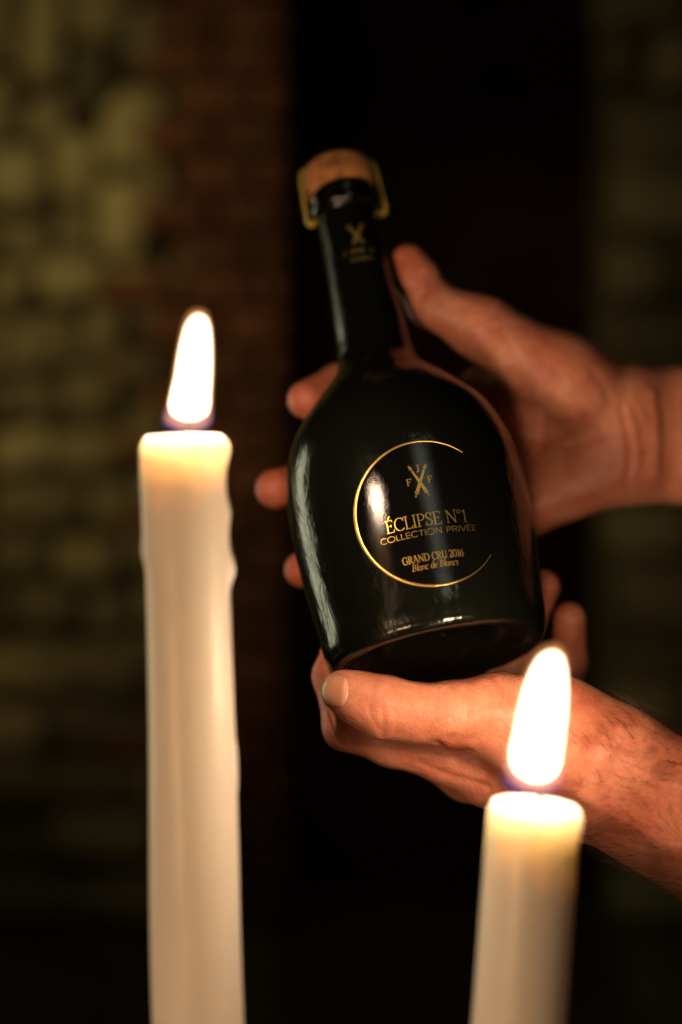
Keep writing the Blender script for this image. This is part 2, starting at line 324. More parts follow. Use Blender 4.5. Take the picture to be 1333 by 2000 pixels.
# ---- stroke letters
def arc(cx, cy, rx, ry, a0, a1, n=14):
    t = np.radians(np.linspace(a0, a1, n)); return [(cx + rx*math.cos(x), cy + ry*math.sin(x)) for x in t]
TK, TN = 'K', 'N'                # forced thick / thin strokes
def S(pts, w_=None): return (pts, w_)
def ser(x, y, l=0.13): return S([(x - l, y), (x + l, y)], TN)
SERIF = {
 'E': (0.62, [S([(0.14,0),(0.14,1)],TK), S([(0.02,0),(0.56,0)],TN), S([(0.02,1),(0.54,1)],TN), S([(0.14,.52),(0.42,.52)],TN), S([(0.55,0),(0.59,.2)],TN), S([(0.53,1),(0.55,.82)],TN), S([(0.42,.42),(0.42,.62)],TN)]),
 'C': (0.74, [S(arc(0.42,0.5,0.36,0.51,42,318,26)), S([(0.68,.70),(0.69,.98)],TN)]),
 'L': (0.58, [S([(0.14,0),(0.14,1)],TK), ser(0.14,1), S([(0.02,0),(0.54,0)],TN), S([(0.53,0),(0.57,.22)],TN)]),
 'I': (0.30, [S([(0.14,0),(0.14,1)],TK), ser(0.14,1), ser(0.14,0)]),
 'P': (0.60, [S([(0.14,0),(0.14,1)],TK), ser(0.14,0), S([(0.02,1),(0.30,1)],TN), S([(0.28,1)]+arc(0.28,0.74,0.26,0.26,88,-90,14)+[(0.14,.48)])]),
 'S': (0.54, [S(arc(0.27,0.76,0.19,0.25,30,180,10)+[(0.12,.62),(0.27,.52),(0.42,.40)]+arc(0.25,0.24,0.21,0.25,20,-150,12)), S([(0.44,.72),(0.46,.97)],TN), S([(0.05,.30),(0.05,.02)],TN)]),
 'N': (0.84, [S([(0.14,0),(0.14,1)],TN), S([(0.70,0),(0.70,1)],TN), S([(0.12,1),(0.70,0.0)],TK), ser(0.14,0,.11), ser(0.70,1,.11), S([(0.0,1),(0.14,1)],TN)]),
 '°': (0.36, [S(arc(0.16,0.86,0.13,0.14,0,360,20),TN)]),
 '1': (0.40, [S([(0.22,0),(0.22,1)],TK), ser(0.22,0), S([(0.05,.82),(0.20,.98)],TN)]),
 'G': (0.82, [S(arc(0.42,0.5,0.36,0.51,42,318,26)), S([(0.68,.74),(0.69,.98)],TN), S([(0.68,.10),(0.68,.46)],TK), S([(0.55,.46),(0.80,.46)],TN)]),
 'R': (0.70, [S([(0.14,0),(0.14,1)],TK), ser(0.14,0), S([(0.02,1),(0.30,1)],TN), S([(0.28,1)]+arc(0.28,0.76,0.24,0.24,88,-90,14)+[(0.14,.52)]), S([(0.32,.52),(0.60,0)],TK), S([(0.56,0),(0.70,0)],TN)]),
 'A': (0.74, [S([(0.08,0),(0.36,1)],TN), S([(0.36,1),(0.64,0)],TK), S([(0.18,.34),(0.54,.34)],TN), ser(0.08,0,.10), ser(0.64,0,.11)]),
 'D': (0.80, [S([(0.14,0),(0.14,1)],TK), S([(0.02,1),(0.32,1)],TN), S([(0.02,0),(0.32,0)],TN), S([(0.30,1)]+arc(0.30,0.5,0.42,0.5,90,-90,24)+[(0.30,0)])]),
 'U': (0.78, [S([(0.14,1),(0.14,.32)],TK), S(arc(0.38,0.30,0.24,0.31,180,360,16)), S([(0.62,.30),(0.62,1)],TN), ser(0.14,1), ser(0.62,1,.11)]),
 '2': (0.56, [S(arc(0.26,0.74,0.20,0.26,165,-35,16)+[(0.08,.02)]), S([(0.06,.03),(0.50,.03)],TK), S([(0.48,.03),(0.51,.22)],TN)]),
 '0': (0.60, [S(arc(0.28,0.5,0.23,0.5,0,360,30))]),
 '6': (0.58, [S([(0.46,.98),(0.30,.90),(0.16,.68),(0.08,.40)]), S(arc(0.28,0.31,0.21,0.31,0,360,26))]),
 'F': (0.60, [S([(0.16,0),(0.16,1)],TK), S([(0.02,1),(0.56,1)],TN), S([(0.16,.52),(0.42,.52)],TN), ser(0.16,0), S([(0.55,1),(0.57,.78)],TN), S([(0.42,.42),(0.42,.62)],TN)]),
 'J': (0.42, [S([(0.26,1),(0.26,.16)]+arc(0.14,0.12,0.12,0.17,0,-130,8),TK), ser(0.26,1)]),
 'B': (0.64, [S([(0.14,0),(0.14,1)],TK), S([(0.02,1),(0.28,1)],TN), S([(0.02,0),(0.28,0)],TN), S([(0.26,1)]+arc(0.26,0.77,0.22,0.23,88,-90,12)+[(0.14,.54)]), S([(0.26,.54)]+arc(0.27,0.27,0.27,0.27,88,-90,14)+[(0.2,0)])]),
 'l': (0.24, [S([(0.12,1.05),(0.12,.10),(0.18,.0),(0.26,.06)],TK), S([(0.02,1.02),(0.12,1.05)],TN)]),
 'a': (0.50, [S(arc(0.22,0.30,0.17,0.31,40,360,18)), S([(0.38,.60),(0.38,.10),(0.44,0),(0.50,.06)],TK)]),
 'n': (0.54, [S([(0.10,0),(0.10,.62)],TK), S([(0.10,.40)]+arc(0.27,0.40,0.16,0.21,170,10,10)+[(0.43,.1),(0.48,0),(0.54,.06)],None)]),
 'c': (0.42, [S(arc(0.22,0.30,0.18,0.31,50,310,18)), S([(0.35,.44),(0.36,.56)],TK)]),
 'd': (0.52, [S(arc(0.22,0.30,0.17,0.31,40,360,18)), S([(0.39,1.05),(0.39,.10),(0.45,0),(0.51,.06)],TK), S([(0.28,1.03),(0.39,1.05)],TN)]),
 'e': (0.44, [S([(0.06,.30),(0.38,.36)],TN), S(arc(0.22,0.30,0.17,0.31,15,310,20))]),
 's': (0.38, [S(arc(0.19,0.46,0.12,0.15,30,180,8)+[(0.10,.38),(0.19,.31),(0.28,.24)]+arc(0.17,0.15,0.14,0.15,20,-150,9))]),
 ' ': (0.30, []),
}
SANS = {'C': (0.86, [S(arc(0.46,0.5,0.42,0.5,45,315,24))]), 'O': (1.06, [S(arc(0.5,0.5,0.46,0.5,0,360,32))]),
 'L': (0.60, [S([(0.1,1),(0.1,0),]), S([(0.1,0.03),(0.54,0.03)])]), 'E': (0.68, [S([(0.1,1),(0.1,0)]), S([(0.1,.97),(0.6,.97)]), S([(0.1,.5),(0.55,.5)]), S([(0.1,.03),(0.6,.03)])]),
 'T': (0.72, [S([(0.36,0),(0.36,1)]), S([(0.02,.97),(0.70,.97)])]), 'I': (0.26, [S([(0.12,0),(0.12,1)])]),
 'N': (0.88, [S([(0.1,0),(0.1,1)]), S([(0.1,1),(0.74,0)]), S([(0.74,0),(0.74,1)])]),
 'P': (0.72, [S([(0.1,0),(0.1,1)]), S([(0.1,.97),(0.36,.97)]+arc(0.36,0.71,0.26,0.26,90,-90,14)+[(0.1,.45)])]),
 'R': (0.76, [S([(0.1,0),(0.1,1)]), S([(0.1,.97),(0.36,.97)]+arc(0.36,0.71,0.26,0.26,90,-90,14)+[(0.1,.45)]), S([(0.40,.45),(0.66,0)])]),
 'V': (0.82, [S([(0.04,1),(0.40,0)]), S([(0.40,0),(0.76,1)])]), ' ': (0.44, [])}
def resample(p, step):
    p = np.array(p, float); out = [p[0]]
    for a, c in zip(p[:-1], p[1:]):
        k = max(1, int(np.linalg.norm(c - a) / step))
        for i in range(1, k + 1): out.append(a + (c - a) * i / k)
    return np.array(out)
def text_ribbons(txt, font, u0, u1, w0, w1, cap, thick, thin, slant=0.0):
    adv = []; x = 0
    for ch in txt:
        g = font['E' if ch == 'É' else ch]; adv.append((ch, g, x)); x += g[0]
    sx = (u1 - u0) / x; out = []
    for ch, g, x0 in adv:
        strokes = list(g[1])
        if ch == 'É': strokes.append(S([(0.28, 1.12), (0.42, 1.32)], TK if font is SERIF else None))
        for pts_, wm in strokes:
            p = resample(pts_, 0.12); q = np.empty_like(p)
            q[:, 0] = u0 + (x0 + p[:, 0]) * sx + slant * p[:, 1] * cap
            q[:, 1] = p[:, 1] * cap + w0 + (w1 - w0) * (x0 + p[:, 0]) / x
            t_ = np.gradient(q, axis=0); s_ = np.abs(t_[:, 1]) / np.maximum(np.linalg.norm(t_, axis=1), 1e-9)
            wd_ = thin + (thick - thin) * s_ ** 1.5 if wm is None else np.full(len(q), thick if wm == TK else thin)
            out.append(ribbon_pts(q, wd_ * cap))
    return out
def uvw(px, py):
    th, h = uv_hit(px, py); return (th - thc) * RREF, h - hc
def line_text(name, txt, font, pa, pb_, cap_px, thick, thin, slant=0.0, off=0.13):
    ua, wa = uvw(*pa); ub, wb = uvw(*pb_); _, wt = uvw(pa[0], pa[1] - cap_px); cap = (wt - wa)
    print('TEXT', txt, ua, wa, ub, wb, cap)
    wm = (wa + wb) / 2; k = 0.35
    flat_part(name, text_ribbons(txt, font, ua, ub, wm + (wa - wm) * k, wm + (wb - wm) * k, cap, thick, thin, slant), m_gold, off, surf=LS)
line_text('lettering', 'ÉCLIPSE N°1', SERIF, (756, 1042), (914, 1020), 25, 0.088, 0.042)
line_text('lettering', 'COLLECTION PRIVÉE', SANS, (745, 1064), (932, 1038), 11.5, 0.085, 0.075)
line_text('lettering', 'GRAND CRU 2016', SERIF, (788, 1104), (907, 1087), 14.5, 0.15, 0.075)
line_text('lettering', 'Blanc de Blancs', SERIF, (806, 1117), (896, 1103), 13.0, 0.13, 0.075, 0.18)
for txt, pa, pb_ in (('J', (813, 922), (821, 920)), ('F', (795, 950), (806, 947)), ('F', (836, 943), (846, 941))):
    line_text('lettering', txt, SERIF, pa, pb_, 12.5, 0.15, 0.08)
def nuv(px, py):
    th, h = uv_hit(px, py); return th * 14.3, h
def cannon(pa, pb_, wa, wb, off, conv):   # muzzle pixel, knob pixel; half widths in mm
    a = np.array(conv(*pa)); c = np.array(conv(*pb_)); L_ = np.linalg.norm(c - a); d = (c - a) / L_; nn = np.array([-d[1], d[0]])
    def seg(t0, t1, h0, h1):
        p0, p1 = a + d*L_*t0, a + d*L_*t1
        return np.array([p0 + nn*h0, p1 + nn*h1]), np.array([p0 - nn*h0, p1 - nn*h1])
    parts = [seg(0, .05, wa*.9, wa*.9), seg(.055, .085, wa*1.5, wa*1.7), seg(.09, .13, wa*1.7, wa*1.1), seg(.145, .165, wa*1.2, wa*1.2), seg(.18, .52, wa, (wa+wb)/2),
             seg(.535, .82, (wa+wb)/2, wb), seg(.835, .87, wb*1.15, wb*1.15), seg(.885, .91, wb*.8, wb*.5), seg(.93, .98, wb*.38, wb*.38)]
    return parts
def emblem(name, k1, k2, wa, wb, off, surf, conv=None):
    for pa, pb_, o_ in (k1 + (off,), k2 + (off + 0.12,)):
        ob = flat_part(name, cannon(pa, pb_, wa, wb, o_, conv), m_gold, o_, surf=surf); 
emblem('cannon_emblem', ((798, 911), (839.5, 969)), ((831.5, 907), (812, 973)), 0.42, 0.72, 0.12, LS, uvw)

def NS(u, w_, off=0.0): return SP(np.asarray(u) / 14.3, np.asarray(w_), off)
# neck print: emblem and two rows of tiny illegible lettering
emblem('cannon_emblem', ((679, 441), (713, 478)), ((708, 437), (690, 481)), 0.8, 1.0, 0.10, NS, nuv)
def tiny_row(pa, pb_, cap_px, nn):
    ua, wa = nuv(*pa); ub, wb = nuv(*pb_); _, wt = nuv(pa[0], pa[1] - cap_px); cap = wt - wa; rb = []
    for i in range(nn):
        if random.random() < 0.1: continue
        u = ua + (ub - ua) * (i + .5) / nn; w_ = wa + (wb - wa) * (i + .5) / nn
        rb.append(ribbon_pts([(u, w_), (u, w_ + cap)], 0.5 * (ub - ua) / nn)); rb.append(ribbon_pts([(u, w_ + cap * random.choice((.1, .5, .95))), (u + .5*(ub-ua)/nn, w_ + cap * random.choice((.1, .5, .95)))], 0.2))
    flat_part('neck_lettering', rb, m_gold, 0.10, surf=NS)
tiny_row((672, 503), (733, 494), 10, 9); tiny_row((685, 513), (730, 508), 8, 8)

# cork print and brass clip (agrafe) over the cork, hooked under the lip ring
def CS(th, h, off): 
    h = np.asarray(h, float); rr_ = catmull([x[1] for x in ck[3:9]], [x[0] for x in ck[3:9]], h)
    q = B0 + AX * (h[..., None] / 1000); th = np.asarray(th)
    return q + ((rr_ + off) / 1000)[..., None] * (np.cos(th)[..., None] * E_F + np.sin(th)[..., None] * E_R)
rb = []
for i, u in enumerate(np.linspace(-0.28, 0.34, 7)):
    rb.append(ribbon_pts([(u, 240.2), (u, 244.8)], 0.035)); rb.append(ribbon_pts([(u, 244.2 if i % 2 else 240.8), (u + .06, 244.2 if i % 2 else 242.6)], 1.0))
flat_part('cork_print', rb, m_ink, 0.08, surf=CS)
def clip_path():
    R1 = 18.6; pts_ = []
    pts_ += [(14.9, 222.6), (16.8, 221.4), (18.5, 222.0), (19.2, 224.0)]
    pts_ += [(19.1, 230), (18.9, 237), (18.6, 243.5), (18.5, 247.4), (17.6, 250.4), (15.0, 252.4), (10, 253.3), (5, 253.5), (0, 253.6)]
    return pts_
half = clip_path(); full = [(-x, h) for x, h in half] + [(x, h) for x, h in half[::-1][1:]]
full = np.array(full); tt = np.linspace(0, len(full) - 1, 120); fx = catmull(np.arange(len(full)), full[:, 0], tt); fh = catmull(np.arange(len(full)), full[:, 1], tt)
phi = math.radians(-4); ed = math.cos(phi) * E_R + math.sin(phi) * E_F; ew = -math.sin(phi) * E_R + math.cos(phi) * E_F
dx = np.gradient(fx); dh = np.gradient(fh); l_ = np.hypot(dx, dh); nx, nh = -dh / l_, dx / l_
rings = []
for i in range(len(fx)):
    ring = []
    for s_, t_ in ((-1, -1), (1, -1), (1, 1), (-1, 1)):
        ring.append(B0 + ed * (fx[i] + nx[i] * t_ * 0.75) / 1000 + AX * (fh[i] + nh[i] * t_ * 0.75) / 1000 + ew * (s_ * 1.7) / 1000)
    rings.append(np.array(ring))
v, f = loft(rings); o = mesh_obj('brass_clip', v, f, m_clip, smooth=False); keep(o, bottle)
mod = o.modifiers.new('bevel', 'BEVEL'); mod.width = 0.0005; mod.segments = 2; mod.limit_method = 'ANGLE'

# ------------------------------------------------------------------ candles
m_wax, nt, b = new_mat('ivory_wax')
b.inputs['Base Color'].default_value = (0.82, 0.74, 0.62, 1); b.inputs['Roughness'].default_value = 0.42
b.inputs['Subsurface Weight'].default_value = 1.0; b.inputs['Subsurface Radius'].default_value = (1.0, 0.85, 0.66); b.inputs['Subsurface Scale'].default_value = 0.02
n = noise(nt, 60, 4); bump(nt, n.outputs[0], b, 0.08, 0.001)
m_wick, nt, b = new_mat('charred_wick'); b.inputs['Base Color'].default_value = (0.01, 0.008, 0.007, 1); b.inputs['Roughness'].default_value = 0.9
def emission_mat(name, col, strength):
    m = bpy.data.materials.new(name); m.use_nodes = True; nt = m.node_tree; nt.nodes.clear()
    out = nt.nodes.new('ShaderNodeOutputMaterial'); e = nt.nodes.new('ShaderNodeEmission')
    e.inputs[0].default_value = (*col, 1); e.inputs[1].default_value = strength; nt.links.new(e.outputs[0], out.inputs['Surface']); return m
def flame_mat(name, col, strength):              # glowing gas: emission in the volume
    m = bpy.data.materials.new(name); m.use_nodes = True; nt = m.node_tree; nt.nodes.clear()
    out = nt.nodes.new('ShaderNodeOutputMaterial'); e = nt.nodes.new('ShaderNodeEmission')
    e.inputs[0].default_value = (*col, 1); e.inputs[1].default_value = strength; nt.links.new(e.outputs[0], out.inputs['Volume']); return m
m_core = flame_mat('flame_core', (1.0, 0.78, 0.54), 800.0)
m_mantle = flame_mat('flame_mantle', (1.0, 0.42, 0.12), 60.0)
m_blue = flame_mat('flame_foot', (0.16, 0.11, 0.60), 20.0)
FLAME_W = 0.19; FLAME_COL = (1.0, 0.68, 0.44)

def candle(label, top, bot, depth, r_top, r_bot, rim, drips, flame_outer, flame_core, foot, seed):
    """top / bot: pixels of the axis at the rim and lower down; stands on the table"""
    A = P(*top, depth); Bq = P(*bot, depth); d = (Bq - A) / np.linalg.norm(Bq - A)
    base = A + d * ((TZ + 0.0015 - A[2]) / d[2]); Lc = np.linalg.norm(base - A)
    root = empty('candle', tuple(base)); tag(root, label, 'candle', 'lit candles')
    up = -d; ex = np.cross(up, [0, 1, 0]); ex /= np.linalg.norm(ex)
    if ex[0] < 0: ex = -ex
    ef = np.cross(up, ex); 
    if ef[1] > 0: ef = -ef                     # towards the viewer
    n = 96; ths = np.linspace(0, 2*math.pi, n, endpoint=False)   # 0 = right, pi/2 = viewer
    ss = np.concatenate([np.linspace(0, 0.03, 40), np.linspace(0.032, 0.10, 60), np.linspace(0.104, Lc - 0.001, 50)])
    rr_ = random.Random(seed); wob = [(rr_.uniform(.0001, .0003), rr_.randint(1, 3), rr_.uniform(0, 6), rr_.uniform(20, 60)) for _ in range(4)]
    rings = []
    def radius(th, s):
        r_ = r_top + (r_bot - r_top) * min(1, s / 0.2)
        r_ = np.full_like(th, r_)
        for a_, k_, p_, q_ in wob: r_ += a_ * np.sin(k_ * th + p_ + s * q_)
        r_ += np.array([rim(t_) for t_ in th]) * math.exp(-((s - 0.004) / 0.006) ** 2)
        for th0, s0, ht, wt, hs_ in drips:      # azimuth, centre down the candle, height, angular width, length
            dth = (th - th0 + math.pi) % (2*math.pi) - math.pi
            r_ += ht * np.exp(-(dth / wt) ** 4) * (1 / (1 + math.exp(-(hs_ - abs(s - s0)) / 0.0016)))
        return r_
    R0 = radius(ths, 0.0)
    def ringat(r_, s, lift=0): return A + d * s + (r_ * np.cos(ths))[:, None] * ex + (r_ * np.sin(ths))[:, None] * ef
    # melt pool, then rounded rim, then the flank
    for fr, dip in ((0.05, .0065), (0.35, .0062), (0.6, .0050), (0.70, .0034), (0.78, .0016), (0.84, .0005), (0.88, .0000)): rings.append(ringat(R0 * fr, dip))
    for s in ss:
        k = 1.0 if s > 0.006 else math.sqrt(max(0, 1 - ((0.006 - s) / 0.006) ** 2)) * 0.11 + 0.89
        rings.append(ringat(radius(ths, s) * k, s + 0.0004))
    v, f = loft(rings); keep(mesh_obj('wax_body', v, f, m_wax), root)
    # wick
    c0 = A + d * 0.0075; wk = []
    for i in range(8):
        q = i / 7; c = c0 + up * 0.0125 * q + ex * 0.0022 * q * q; rw = 0.0011 * (1 - .3*q)
        wk.append(np.array([c + rw * (math.cos(t_) * ex + math.sin(t_) * ef) for t_ in np.linspace(0, 2*math.pi, 8, endpoint=False)]))
    v, f = loft(wk); keep(mesh_obj('wick', v, f, m_wick), root)
    def blob(name, rows, mat, parent, n2=32):   # rows of (y pixel, left, right) -> body of round section
        ys = [r_[0] for r_ in rows]; yy = np.linspace(ys[0], ys[-1], 60)
        xl = catmull(ys, [r_[1] for r_ in rows], yy); xr = catmull(ys, [r_[2] for r_ in rows], yy); rg = []
        for y_, a_, c_ in zip(yy, xl, xr):
            c = P((a_ + c_) / 2, y_, depth); rad = max((c_ - a_) / 2, 0.3) * depth / F
            t_ = np.linspace(0, 2*math.pi, n2, endpoint=False)
            rg.append(c + np.stack([rad * np.cos(t_), rad * 0.9 * np.sin(t_), 0 * t_], 1))
        v, f = loft(rg); o = mesh_obj(name, v, f, mat); keep(o, parent); return o
    fl = blob('flame', flame_outer, m_mantle, root)
    core = blob('flame_core', flame_core, m_core, root); core.parent = fl; core.matrix_parent_inverse = Matrix()
    ft = blob('flame_foot', foot, m_blue, root); ft.parent = fl; ft.matrix_parent_inverse = Matrix()
    bpy.context.view_layer.update()
    for c_ in (core, ft): c_.matrix_parent_inverse = fl.matrix_world.inverted()
    for q in (0.12, 0.28, 0.44):                 # the flame's own light
        y_ = flame_core[0][0] + q * (flame_core[-1][0] - flame_core[0][0]); ys = [r_[0] for r_ in flame_core]
        xc = np.interp(y_, ys, [(r_[1] + r_[2]) / 2 for r_ in flame_core])
        l = bpy.data.lights.new('flame_light', 'POINT'); l.energy = FLAME_W; l.color = FLAME_COL; l.shadow_soft_size = 0.004
        lo = bpy.data.objects.new('flame_light', l); sc.collection.objects.link(lo); lo.location = P(xc, y_, depth)
    return root

def shrink(rows, a): return [(y_, l_ + a, r_ - a) for y_, l_, r_ in rows]
LD = 0.497; RD = 0.480
left_out = [(600, 382, 392), (605, 371, 404), (616, 362, 411), (640, 353, 416), (680, 345, 419), (727, 337, 419), (770, 330, 417), (800, 324, 416), (824, 322, 413), (840, 345, 398)]
left_core = [(612, 382, 394), (619, 373, 404), (632, 364, 410), (660, 355, 414), (700, 347, 415), (740, 341, 414), (770, 334, 412), (796, 331, 410), (812, 339, 402), (821, 356, 386)]
left_foot = [(796, 320, 418), (815, 317, 417), (834, 319, 414), (848, 340, 402)]
candle('tall ivory candle with wax drips down its side, burning left of the bottle', (358, 853), (389, 2000), LD, 0.0144, 0.0157,
       lambda t: 0.0011 + 0.0011 * math.cos(t) + 0.0004 * math.sin(2*t), 
       [(0.15, 0.0265, 0.0013, 0.16, 0.0028), (0.05, 0.0465, 0.0022, 0.19, 0.0040), (0.12, 0.036, 0.0005, 0.10, 0.013), (2.55, 0.021, 0.0009, 0.42, 0.021), (2.6, 0.040, 0.0008, 0.25, 0.004), (1.9, 0.11, 0.0005, 0.25, 0.05), (0.2, 0.115, 0.0010, 0.12, 0.010)],
       left_out, left_core, left_foot, 3)
right_out = [(1254, 1076, 1086), (1261, 1058, 1098), (1277, 1043, 1108), (1320, 1022, 1112), (1370, 1007, 1112), (1420, 997, 1108), (1470, 990, 1103), (1505, 987, 1099), (1530, 1000, 1090), (1546, 1022, 1068)]
right_core = [(1270, 1072, 1088), (1278, 1058, 1098), (1296, 1044, 1105), (1335, 1027, 1109), (1385, 1014, 1108), (1430, 1005, 1103), (1465, 997, 1099), (1496, 1000, 1094), (1517, 1017, 1081), (1527, 1035, 1065)]
right_foot = [(1488, 984, 1104), (1512, 982, 1102), (1536, 984, 1098), (1552, 1006, 1080)]
candle('ivory candle with smooth sides, burning in front of the hairy wrist', (1046, 1568), (1013, 2000), RD, 0.0153, 0.0172,
       lambda t: 0.0006 + 0.0005 * math.cos(t + 0.3), [(1.9, 0.06, 0.0004, 0.3, 0.05)], right_out, right_core, right_foot, 8)

# ------------------------------------------------------------------ hands (blended round cones, polygonised)
def smin(a, b, k):
    h = np.clip(0.5 + 0.5 * (b - a) / k, 0, 1); return b + (a - b) * h - k * h * (1 - h)
def cone(p, a, b, ra, rb, flat=None):
    ba = b - a; q = p - a; t = np.clip((q @ ba) / (ba @ ba), 0, 1); d = q - t[:, None] * ba
    if flat is not None:
        n_, s_ = flat; d = d + ((s_ - 1) * (d @ n_))[:, None] * n_
    return np.sqrt((d * d).sum(1)) - (ra + t * (rb - ra))
class Hand:
    """palm: list of ((px,py,depth,r),(px,py,depth,r)); fingers: chains of (px,py,depth,r mm)"""
    def __init__(s, palm, fingers, kp=9.0, kf=7.0, carve=()):
        mm = lambda q: (P(q[0], q[1], q[2]) * 1000).astype(np.float32)
        s.palm = [(mm(a), mm(b), a[3], b[3]) for a, b in palm]
        s.fing = [[(mm(a), mm(b), a[3], b[3]) for a, b in zip(c[:-1], c[1:])] for c in fingers]
        s.kp, s.kf = kp, kf; s.carve = [(mm(c), c[3], c[4]) for c in carve]
    def d(s, p):
        p = np.asarray(p, np.float32); d = None
        for a, b, ra, rb in s.palm:
            e = cone(p, a, b, ra, rb); d = e if d is None else smin(d, e, s.kp)
        for c, r_, dep in s.carve:
            d = d + dep * np.exp(-((p - c) ** 2).sum(1) / r_ ** 2)
        tot = d
        for ch in s.fing:
            f = None
            for a, b, ra, rb in ch:
                e = cone(p, a, b, ra, rb); f = e if f is None else smin(f, e, 4.0)
            tot = smin(tot, smin(d, f, s.kf), 0.8)
        return tot
    def grad(s, p, e=0.15):
        g = np.stack([s.d(p + np.eye(3)[i] * e) - s.d(p - np.eye(3)[i] * e) for i in range(3)], 1)
        return g / np.maximum(np.linalg.norm(g, axis=1, keepdims=True), 1e-9)
    def hits(s, px, py):           # pixels -> surface points (NaN where the ray misses)
        r_ = np.stack([(np.asarray(px, float) - 666.5) / F, np.ones(len(px)), (1000 - np.asarray(py, float)) / F], 1); r_ /= np.linalg.norm(r_, axis=1, keepdims=True)
        t = np.full(len(r_), 450.0); act = np.arange(len(r_))
        for _ in range(110):
            e = s.d(r_[act] * t[act][:, None]); t[act] += e * 0.75; act = act[(np.abs(e) > 0.02) & (t[act] < 900)]
            if not len(act): break
        q = r_ * t[:, None]; q[t >= 900] = np.nan; return q
    def bounds(s):
        pts_ = [q for c in [s.palm] + s.fing for a, b, ra, rb in c for q in (a - ra, a + ra, b - rb, b + rb)]
        return np.min(pts_, 0) - 4, np.max(pts_, 0) + 4
    def mesh(s, h, clip_x):
        lo, hi = s.bounds(); hi[0] = min(hi[0], clip_x)
        K = 3; n = (np.ceil((hi - lo) / (h * K)).astype(int)) + 1; cg = [lo[i] + np.arange(n[i]) * h * K for i in range(3)]
        G = np.stack(np.meshgrid(*cg, indexing='ij'), -1).reshape(-1, 3)
        C = s.d(G).reshape(n)
        D = np.repeat(np.repeat(np.repeat(C, K, 0), K, 1), K, 2).astype(np.float32)
        near = np.abs(C) < h * K * 1.9; M = np.repeat(np.repeat(np.repeat(near, K, 0), K, 1), K, 2)
        idx = np.argwhere(M)
        for i in range(0, len(idx), 400000):
            I = idx[i:i + 400000]; D[I[:, 0], I[:, 1], I[:, 2]] = s.d(lo + I * h)
        D[-1] = 1.0; D[-2] = np.maximum(D[-2], 0.0)
        sg = D < 0; nx, ny, nz = D.shape
        c = sg[:-1, :-1, :-1].astype(np.int8)
        cnt = sum(sg[i:nx-1+i, j:ny-1+j, k:nz-1+k].astype(np.int8) for i in (0, 1) for j in (0, 1) for k in (0, 1))
        cells = np.argwhere((cnt > 0) & (cnt < 8)); cid = -np.ones((nx-1, ny-1, nz-1), np.int32); cid[tuple(cells.T)] = np.arange(len(cells))
        acc = np.zeros((len(cells), 3)); num = np.zeros(len(cells))
        cor = [(i, j, k) for i in (0, 1) for j in (0, 1) for k in (0, 1)]
        for a in cor:
            for ax in range(3):
                if a[ax]: continue
                bq = list(a); bq[ax] = 1
                da = D[tuple((cells + a).T)]; db = D[tuple((cells + bq).T)]; m = (da < 0) != (db < 0)
                t = np.where(m, da / np.where(m, da - db, 1), 0); pt = np.tile(np.array(a, float), (len(cells), 1)); pt[:, ax] = t
                acc[m] += pt[m]; num[m] += 1
        V = lo + (cells + acc / num[:, None]) * h; Fq = []
        for ax in range(3):
            sl0 = [slice(1, -1)] * 3; sl1 = [slice(1, -1)] * 3; sl0[ax] = slice(0, -1); sl1[ax] = slice(1, None)
            ed = np.argwhere(sg[tuple(sl0)] != sg[tuple(sl1)]); off = np.ones(3, int); off[ax] = 0; ed = ed + off
            u, w_ = [(1, 2), (2, 0), (0, 1)][ax]; du = np.eye(3, dtype=int)[u]; dw = np.eye(3, dtype=int)[w_]
            q = np.stack([cid[tuple((ed - du - dw).T)], cid[tuple((ed - dw).T)], cid[tuple(ed.T)], cid[tuple((ed - du).T)]], 1)
            fl = ~sg[tuple(ed.T)]; q[fl] = q[fl][:, ::-1]; Fq.append(q)
        Fq = np.concatenate(Fq); Fq = Fq[(Fq >= 0).all(1)]
        inside = V[:, 0] < hi[0] - 6 * h
        for _ in range(2):
            g = s.grad(V[inside]); V[inside] -= g * s.d(V[inside])[:, None] * 0.9
        return V, Fq
def seg_dist(p, poly):
    best = np.full(len(p), 1e9)
    for a, b in zip(poly[:-1], poly[1:]):
        ba = b - a; q = p - a; t = np.clip((q @ ba) / max(ba @ ba, 1e-9), 0, 1); best = np.minimum(best, np.linalg.norm(q - t[:, None] * ba, axis=1))
    return best
def add_creases(H, V, lines):
    """lines: (pixel polyline, depth mm (negative = ridge), width mm)"""
    nrm = H.grad(V); disp = np.zeros(len(V)); dark = np.zeros(len(V))
    for pl, dep, wid in lines:
        q = []
        pp = np.array(pl, float); tt_ = np.linspace(0, len(pp) - 1, 4 * len(pp)); xs = np.arange(len(pp))
        px = catmull(xs, pp[:, 0], tt_) if len(pp) > 2 else np.interp(tt_, xs, pp[:, 0]); py = catmull(xs, pp[:, 1], tt_) if len(pp) > 2 else np.interp(tt_, xs, pp[:, 1])
        for hp in H.hits(px, py):
            if np.isfinite(hp[0]) and (not q or abs(hp[1] - q[-1][1]) < 12): q.append(hp)
        if len(q) < 2: continue
        q = np.array(q); sel = ((V > q.min(0) - 4*abs(wid)) & (V < q.max(0) + 4*abs(wid))).all(1); idx = np.where(sel)[0]
        if not len(idx): continue
        dd = seg_dist(V[idx], q); g = np.exp(-(dd / wid) ** 2); disp[idx] -= dep * g
        if dep > 0: dark[idx] = np.maximum(dark[idx], g * min(1, dep / 0.6))
    return V + nrm * disp[:, None], dark

